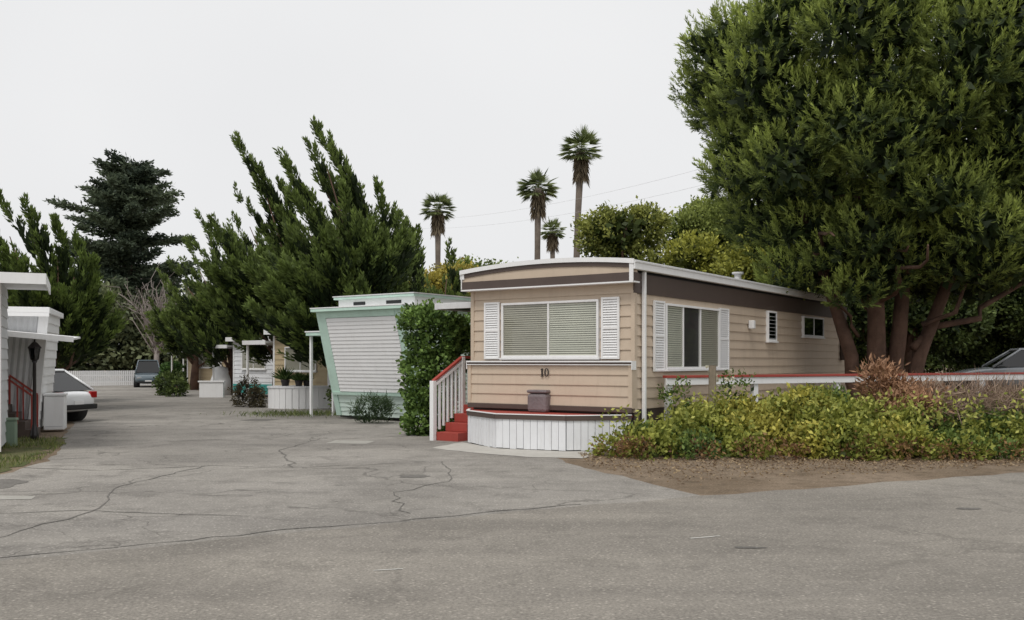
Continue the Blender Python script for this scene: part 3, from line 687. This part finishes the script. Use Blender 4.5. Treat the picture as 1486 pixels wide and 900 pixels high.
juniper((-18.6,55),6.6,2.8,[(-20.4,55,6.6),(-19.2,55,7.4),(-17.5,55,7.6)],42,sub=13,low=.28)
juniper((-21.2,66),6.0,2.3,[(-22.6,66,5.8),(-21.3,66,6.8)],30,sub=12,low=.3)
juniper((-3.9,39),6.2,2.6,[(-2.6,39,6.3),(-4.3,39,7.2)],34,sub=14)
LG=(.18,.25,.055)
juniper((-15.9,31.5),5.6,2.5,[(-17.0,31,7.0),(-16.0,31,6.6),(-15.0,31,6.1),(-17.9,31,6.4),(-14.3,31,5.4),(-13.9,31.2,4.8)],75,lean=-.1,sub=18,low=.30,light=LG)
juniper((-19.5,33),5.4,2.6,[(-18.7,33,6.0),(-20.5,33,6.2)],40,lean=0,light=LG,sub=16)
juniper((-18.6,38),4.8,2.2,[(-18.0,38,5.8)],40,lean=0,low=.28,light=LG,sub=16)

def conifer(base,Hh,Rm,name='redwood_tree'):
    e=E(name);out=[];bx,by=base;T=[([(bx,by,0),(bx,by,Hh*.5),(bx+.2,by,Hh*.97)],[.5,.3,.05])]
    z=Hh*.2
    while z<Hh:
        f=z/Hh; Rr=Rm*min(1,(1.06-f)*2.9)**.75; nb=8
        for i in range(nb):
            a=random.uniform(0,6.28);L=Rr*random.choice((.55,.75,.95,1.1))*random.uniform(.85,1.1); zz=z+random.uniform(-.4,.4)
            d=np.array([math.cos(a),math.sin(a),.2]); n=int(105*L); t=rng.uniform(.08,1,n)
            p=np.array([bx,by,zz])+d*(t*L)[:,None]; p[:,2]+=-.07*L*t**2+.8*np.maximum(0,t-.65)
            p+=rng.normal(size=(n,3))*np.array([.48,.48,.2])*(.5+.5*(1-t))[:,None]
            dd=d*.8+rdir(n)*.9; dd[:,2]*=.5
            out.append(blades(p,dd,rng.uniform(.3,.6,n),.18,colmix((.035,.052,.035),(.16,.20,.12),np.clip(rng.uniform(0,.8)+rng.normal(size=n)*.15,0,1))))  # greens paled: atmospheric haze put into the foliage colour
            T.append(([(bx,by,zz),tuple(np.array([bx,by,zz])+d*L*.8)],[.08,.02]))
        z+=random.uniform(.65,1.05)
    fol('foliage',out,parent=e); tubes('trunk',T,'bark',e,6)
conifer((-34.6,85),20.0,5.8)

def palm(base,zt_,hr,bend=.0,name='fan_palm'):
    e=E(name);bx,by=base
    top=Vector((bx+bend,by,zt_))
    P=[(bx,by,0),(bx+bend*.15,by,zt_*.35),(bx+bend*.5,by,zt_*.7),tuple(top)]
    tubes('trunk',[(P,[.33,.25,.22,.27])],'barkp',e,10)
    out=[]
    for i in range(54):
        el=math.asin(random.uniform(-.55,1));a=random.uniform(0,6.28)
        d=np.array([math.cos(a)*math.cos(el),math.sin(a)*math.cos(el),math.sin(el)]); pl=hr*.5*random.uniform(.8,1.15)
        p=np.array(top)+d*pl; n=14
        out.append(blades(np.array([top]),d[None],pl,.05,np.array([[.10,.12,.05]])))
        sdv=unit(np.cross(d,[0,0,1])+1e-6); th=np.linspace(-1.15,1.15,n)
        dd=d*np.cos(th)[:,None]+sdv*np.sin(th)[:,None]; dd[:,2]-=.2
        c=colmix((.04,.06,.02),(.24,.29,.11),np.full(n,random.random()))
        out.append(blades(np.repeat(p[None],n,0),dd,hr*.55*rng.uniform(.8,1.15,n),.09,c))
    n=420; a=rng.uniform(0,6.28,n); z=rng.uniform(-hr*1.1,-.1,n)
    p=np.array(top)+np.stack([.3*np.cos(a),.3*np.sin(a),z],1); d=np.stack([np.cos(a)*.45,np.sin(a)*.45,-np.ones(n)],1)
    out.append(blades(p,d,rng.uniform(.5,1.0,n),.1,colmix((.10,.075,.045),(.26,.21,.14),rng.uniform(0,1,n))))
    fol('fronds',out,parent=e)
palm((-6.3,80),14.6,1.55,.0); palm((1.9,72),14.9,1.65,.1); palm((4.5,68),16.9,1.7,.5); palm((4.1,95),14.8,1.4,.0)

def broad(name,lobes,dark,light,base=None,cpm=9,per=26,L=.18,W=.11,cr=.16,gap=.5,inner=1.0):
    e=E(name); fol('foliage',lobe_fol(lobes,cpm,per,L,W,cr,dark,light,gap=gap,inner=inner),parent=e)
    if base is None: base=(sum(q[0] for q in lobes)/len(lobes),sum(q[1] for q in lobes)/len(lobes))
    T=[([(base[0],base[1],-.1),(base[0]+.1,base[1],1.6),(base[0],base[1],3)],[.24,.18,.14])]
    for q in lobes[:14]: T.append(limb((base[0],base[1],2),(q[0],q[1],q[2]),.12,.03,.4))
    tubes('trunk',T,'bark',e,7); return e
def cluster(cx,cy,z0,z1,rx,ry,n,s0,s1,seed):
    r=random.Random(seed);L=[]
    for i in range(n):
        a=r.uniform(0,6.28);z=r.uniform(z0,z1);f=math.sqrt(max(.05,1-((z-(z0+(z1-z0)*.4))/((z1-z0)*.75))**2)); q=math.sqrt(r.random())
        s=r.uniform(s0,s1); L.append((cx+rx*f*q*math.cos(a),cy+ry*f*q*math.sin(a),z,s,s,s*.8))
    return L
YG=((.10,.12,.02),(.52,.52,.10)); MG=((.045,.07,.017),(.30,.37,.085)); DG=((.024,.040,.014),(.16,.215,.058))
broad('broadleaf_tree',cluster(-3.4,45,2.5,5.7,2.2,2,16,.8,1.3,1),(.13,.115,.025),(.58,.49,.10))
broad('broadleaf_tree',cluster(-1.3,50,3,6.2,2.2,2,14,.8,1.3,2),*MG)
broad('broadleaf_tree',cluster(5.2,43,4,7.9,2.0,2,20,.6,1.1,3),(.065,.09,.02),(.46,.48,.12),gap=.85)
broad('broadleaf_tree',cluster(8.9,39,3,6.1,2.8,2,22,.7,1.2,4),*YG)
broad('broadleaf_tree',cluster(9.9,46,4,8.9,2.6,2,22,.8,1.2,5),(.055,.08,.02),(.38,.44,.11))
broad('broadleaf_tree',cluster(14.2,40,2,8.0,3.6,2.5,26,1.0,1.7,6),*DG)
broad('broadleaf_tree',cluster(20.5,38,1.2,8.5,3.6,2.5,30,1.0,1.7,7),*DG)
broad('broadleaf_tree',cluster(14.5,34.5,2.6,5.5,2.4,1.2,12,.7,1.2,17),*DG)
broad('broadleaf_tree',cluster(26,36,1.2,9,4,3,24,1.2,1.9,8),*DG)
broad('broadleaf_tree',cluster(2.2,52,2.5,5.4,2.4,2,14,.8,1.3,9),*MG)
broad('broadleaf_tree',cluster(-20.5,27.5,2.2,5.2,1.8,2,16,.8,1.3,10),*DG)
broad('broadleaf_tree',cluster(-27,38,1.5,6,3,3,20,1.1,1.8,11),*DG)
def mass(name,x0,x1,y,zt_,n,dark,light,seed,s=(2,3.4)):
    r=random.Random(seed);L=[]
    for i in range(n):
        q=r.uniform(*s); x=x0+(x1-x0)*(i+r.random())/n
        L.append((x,y+r.uniform(-3,3),r.uniform(.2,1)*(zt_-q*.7),q,q,q*.9))
    return fol(name,lobe_fol(L,1.6,20,.5,.3,.4,dark,light,inner=.25,gap=.3))
mass('distant_tree_line',-42,-17,82,7.8,26,(.07,.09,.05),(.31,.35,.18),21,(1.8,2.8))  # paler grey-green: distance haze painted into the leaves
mass('distant_tree_line',-70,-38,78,9,22,*DG,22)
mass('distant_tree_line',-18,60,110,7.5,46,*DG,23)
mass('distant_tree_line',24,60,45,9,22,*DG,24)
e=E('bare_tree');T=[([(-27.2,72,0),(-27.2,72,3)],[.25,.18])];
for i in range(70):
    a=random.uniform(0,6.28);el=random.uniform(.5,1.4);L=random.uniform(2,4.8)
    T.append(limb((-27.2,72,random.uniform(2,4)),(-27.2+math.cos(a)*math.cos(el)*L*1.0,72+math.sin(a)*math.cos(el)*L,4.4+math.sin(el)*L),.05,.015,.8))
tubes('branches',T,paint('grey_bark',(.26,.22,.20)),e,5)
def bush(name,lobes,dark,light,cpm=26,per=22,L=.07,W=.045,cr=.07,**k):
    return fol(name,lobe_fol(lobes,cpm,per,L,W,cr,dark,light,**k))
iv=[(-1.85+dx,21.2+dy,z,.34,.4,.4) for dx,dy,z in ((-.2,0,.35),(.2,.1,.4),(-.2,0,.9),(.2,.1,1.0),(-.22,.1,1.45),(.15,.1,1.55),(-.2,.1,2.0),(.2,.1,2.1),(.0,.1,2.5),(-.28,.1,2.45),(.3,.1,2.4),(.5,.5,2.25),(.9,.9,2.3),(.8,.9,1.9))]
bush('ivy_hedge',iv,(.03,.065,.014),(.24,.37,.09),cpm=34,L=.1,W=.08)
bush('shrub',[(-3.75,25.1,.3,.4,.35,.3),(-3.5,25.0,.35,.3,.3,.25)],(.02,.04,.015),(.09,.14,.06),up=1.5,L=.2,W=.02,cpm=30)
bush('shrub',[(-9.7,34.5,.5,.5,.5,.55),(-9.2,33.9,.35,.35,.4,.4)],(.03,.025,.015),(.12,.1,.05))
bush('shrub',[(-21.0,58,.7,.7,.7,.8),(-20.9,58,1.1,.5,.5,.5)],(.02,.05,.015),(.12,.22,.05),cpm=14,L=.14,W=.1)
bush('shrub',[(-16.6,46,.5,.7,.7,.6),(-15.9,44.6,.4,.5,.5,.45)],DG[0],DG[1],cpm=12,L=.14,W=.1)
bush('shrub',[(-4.2,29.2,.5,.5,.5,.6),(-5.3,30.5,.6,.6,.5,.6)],DG[0],DG[1],cpm=16,L=.12,W=.08)
r=random.Random(5);L1=[];L2=[];L3=[];L4=[]
def front(x): return float(np.interp(x,[1.2,2.4,5.3,8.4,11,16],[16.6,15.75,15.75,15.6,16.6,19]))
for i in range(175):
    x=r.uniform(1.5,14.5); f=front(x); dep=r.uniform(0,1); y=f+.3+dep*(2.0+.12*x)
    if x<3.0 and y>17.1: continue
    if x<2.6: y=min(y,16.9)
    env=.86+.16*math.sin(x*1.3+.5)+.08*math.sin(x*3.7)
    hgt=(.40+.58*min(1,dep*1.8+.1))*(.55 if x<2.0 else .85 if x<2.6 else 1)*env*r.uniform(.78,1.1); s=r.uniform(.26,.5)
    q=(x,y,max(.12,hgt-s*.75),s,s,s*.75)
    v=math.sin(x*1.1+y*.9)+.6*math.sin(x*2.9+1)+r.uniform(-.8,.8)
    if x>8.4 and dep>.35: L2.append(q)
    elif v<-.8: L2.append(q)
    elif v>.8: L4.append(q)
    else: L1.append(q)
for i in range(34):
    x=r.uniform(1.5,13); L3.append((x,front(x)+.1,.1,.3,.22,.17))
allp=lobe_fol(L1,30,20,.095,.06,.075,(.09,.12,.02),(.42,.44,.09),up=.5,inner=.8,spread=1.2)
allp+=lobe_fol(L4,28,20,.10,.06,.08,(.17,.17,.03),(.66,.60,.13),up=.5,inner=.8,spread=1.2)
allp+=lobe_fol(L2,30,20,.085,.05,.075,(.03,.06,.016),(.21,.29,.07),up=.6,inner=.8,spread=1.2)
allp+=lobe_fol(L3,26,12,.07,.045,.07,(.11,.05,.03),(.32,.20,.08),up=.2,inner=.3)
n=500;x=rng.uniform(1.6,14,n);y=np.array([front(v) for v in x])+rng.uniform(.3,2.4,n);z=rng.uniform(.45,.85,n)
k=~((x<3)&(y>17)); x,y,z=x[k],y[k],z[k];n=len(x); z=np.where(x<2.6,z*.7,z)
for j in range(7):
    pp=np.stack([x+rng.normal(size=n)*.03,y,z+.05*j],1);dd=rdir(n)+[0,0,.4]
    allp.append(blades(pp,dd,.09,.05,colmix((.14,.17,.03),(.55,.55,.14),rng.uniform(0,1,n))))
fol('shrub_bed',allp)
db=lobe_fol([(7.15,18.0,1.0,.42,.35,.42),(7.5,17.9,.85,.45,.4,.4),(6.95,18.0,1.3,.22,.22,.28),(7.9,17.9,.8,.4,.35,.32),(7.3,17.2,.75,.4,.3,.35)],36,24,.14,.035,.08,(.19,.10,.055),(.50,.29,.17),up=.8,inner=.6)
n=2200;p=np.stack([rng.uniform(7.5,9.8,n),rng.uniform(17.0,18.2,n),rng.uniform(.7,1.1,n)],1);d=rdir(n)+[.2,0,.4]
db.append(blades(p,d,rng.uniform(.25,.6,n),.014,colmix((.18,.12,.09),(.42,.31,.23),rng.uniform(0,1,n))))
fol('dry_bush',db,'dry')
bush('rose_bush',[(4.3,18.0,1.1,.3,.3,.32),(4.7,18.1,1.0,.35,.3,.3),(3.2,18.0,.95,.3,.25,.3)],(.03,.06,.015),(.18,.26,.05),cpm=14,gap=.7,inner=.3)
c=np.array([4.1,17.75,1.35])+rng.normal(size=(12,3))*[.25,.08,.12]; fol('rose_flowers',[blades(np.repeat(c,10,0),rdir(120)+[0,-.5,.3],.05,.05,np.tile([[.75,.72,.6]],(120,1)))])
n=8000;x=rng.uniform(1.2,14,n);f=np.array([front(v) for v in x]); e_=np.interp(x,[.9,2.03,4.1,7.66,14],[15.3,12.1,13.0,14.5,17.5]); u=rng.uniform(0,1,n)**.45
y=e_+(f+.3-e_)*u; p=np.stack([x,y,np.full(n,.012)],1);d=rdir(n);d[:,2]=np.abs(d[:,2])*.25
fol('leaf_litter',[blades(p,d,rng.uniform(.02,.07,n),.022,colmix((.14,.09,.055),(.40,.30,.18),rng.uniform(0,1,n)**1.4))],'dry')
n=9000;x=rng.uniform(-13,-7.7,n);y=rng.uniform(12.2,20,n);k=(x<np.interp(y,[12.2,13.4,15.4,18.4,20.3],[-8.6,-7.7,-7.9,-8.9,-9.6])+.15)&((np.sin(x*3)+np.sin(y*2.3+x))>-.6);x,y=x[k],y[k];n=len(x)
fol('grass',[blades(np.stack([x,y,np.full(n,.006)],1),rdir(n)*.5+[0,0,.8],rng.uniform(.05,.14,n),.014,colmix((.06,.10,.02),(.25,.26,.09),rng.uniform(0,1,n)))])
n=1200;fol('weeds',[blades(np.stack([-6.5+rng.normal(size=n)*.9,29+rng.normal(size=n)*.7,np.full(n,.01)],1),rdir(n)*.6+[0,0,.8],rng.uniform(.06,.2,n),.02,colmix((.05,.09,.02),(.2,.22,.08),rng.uniform(0,1,n)))])
def wire(a,b,sag):
    a=Vector(a);b=Vector(b);return ([a.lerp(b,t/20)-Vector((0,0,sag*4*(t/20)*(1-t/20))) for t in range(21)],.007)
tubes('power_lines',[wire((-9,95,16),(22,32,13.2),1.5),wire((-9,95,15.1),(22,32,12.2),1.5)],'gray',None,4)

# ------------------------------------------------------------ light
wd=bpy.data.worlds.new('World'); S.world=wd; wd.use_nodes=True; n=wd.node_tree.nodes;l=wd.node_tree.links
bg=n['Background']; sky=n.new('ShaderNodeTexSky'); sky.sky_type='NISHITA'; sky.sun_disc=False
sky.sun_elevation=R(58); sky.sun_rotation=R(200); sky.dust_density=5; sky.air_density=1.0
hs=n.new('ShaderNodeHueSaturation'); hs.inputs['Saturation'].default_value=.15; l.new(sky.outputs[0],hs.inputs['Color']); l.new(hs.outputs[0],bg.inputs[0]); bg.inputs[1].default_value=.1
b2=n.new('ShaderNodeBackground'); b2.inputs[1].default_value=1
tc=n.new('ShaderNodeTexCoord'); nz=noise(n,l,tc.outputs['Generated'],1.6,4,.5,.3)
l.new(ramp(n,l,nz,.3,.7,(.85,.855,.87),(.93,.933,.94)),b2.inputs[0])
mx=n.new('ShaderNodeMixShader'); mx.inputs[0].default_value=.88; l.new(bg.outputs[0],mx.inputs[1]); l.new(b2.outputs[0],mx.inputs[2]); l.new(mx.outputs[0],n['World Output'].inputs[0])
sl=bpy.data.lights.new('sun','SUN'); sl.energy=1.5; sl.angle=R(20); sl.color=(1,.965,.91); so=bpy.data.objects.new('sun',sl); S.collection.objects.link(so)
so.rotation_euler=(R(32),0,R(-20))
S.view_settings.view_transform='Standard'; S.view_settings.look='None'; S.view_settings.exposure=0
# ------------------------------------------------------------ camera
cd=bpy.data.cameras.new('camera'); cd.sensor_width=36; cd.lens=33.07; cd.shift_y=.0505; cd.clip_end=2000
co=bpy.data.objects.new('camera',cd); S.collection.objects.link(co); co.location=(0,0,1.65); co.rotation_euler=(R(90),0,0); S.camera=co
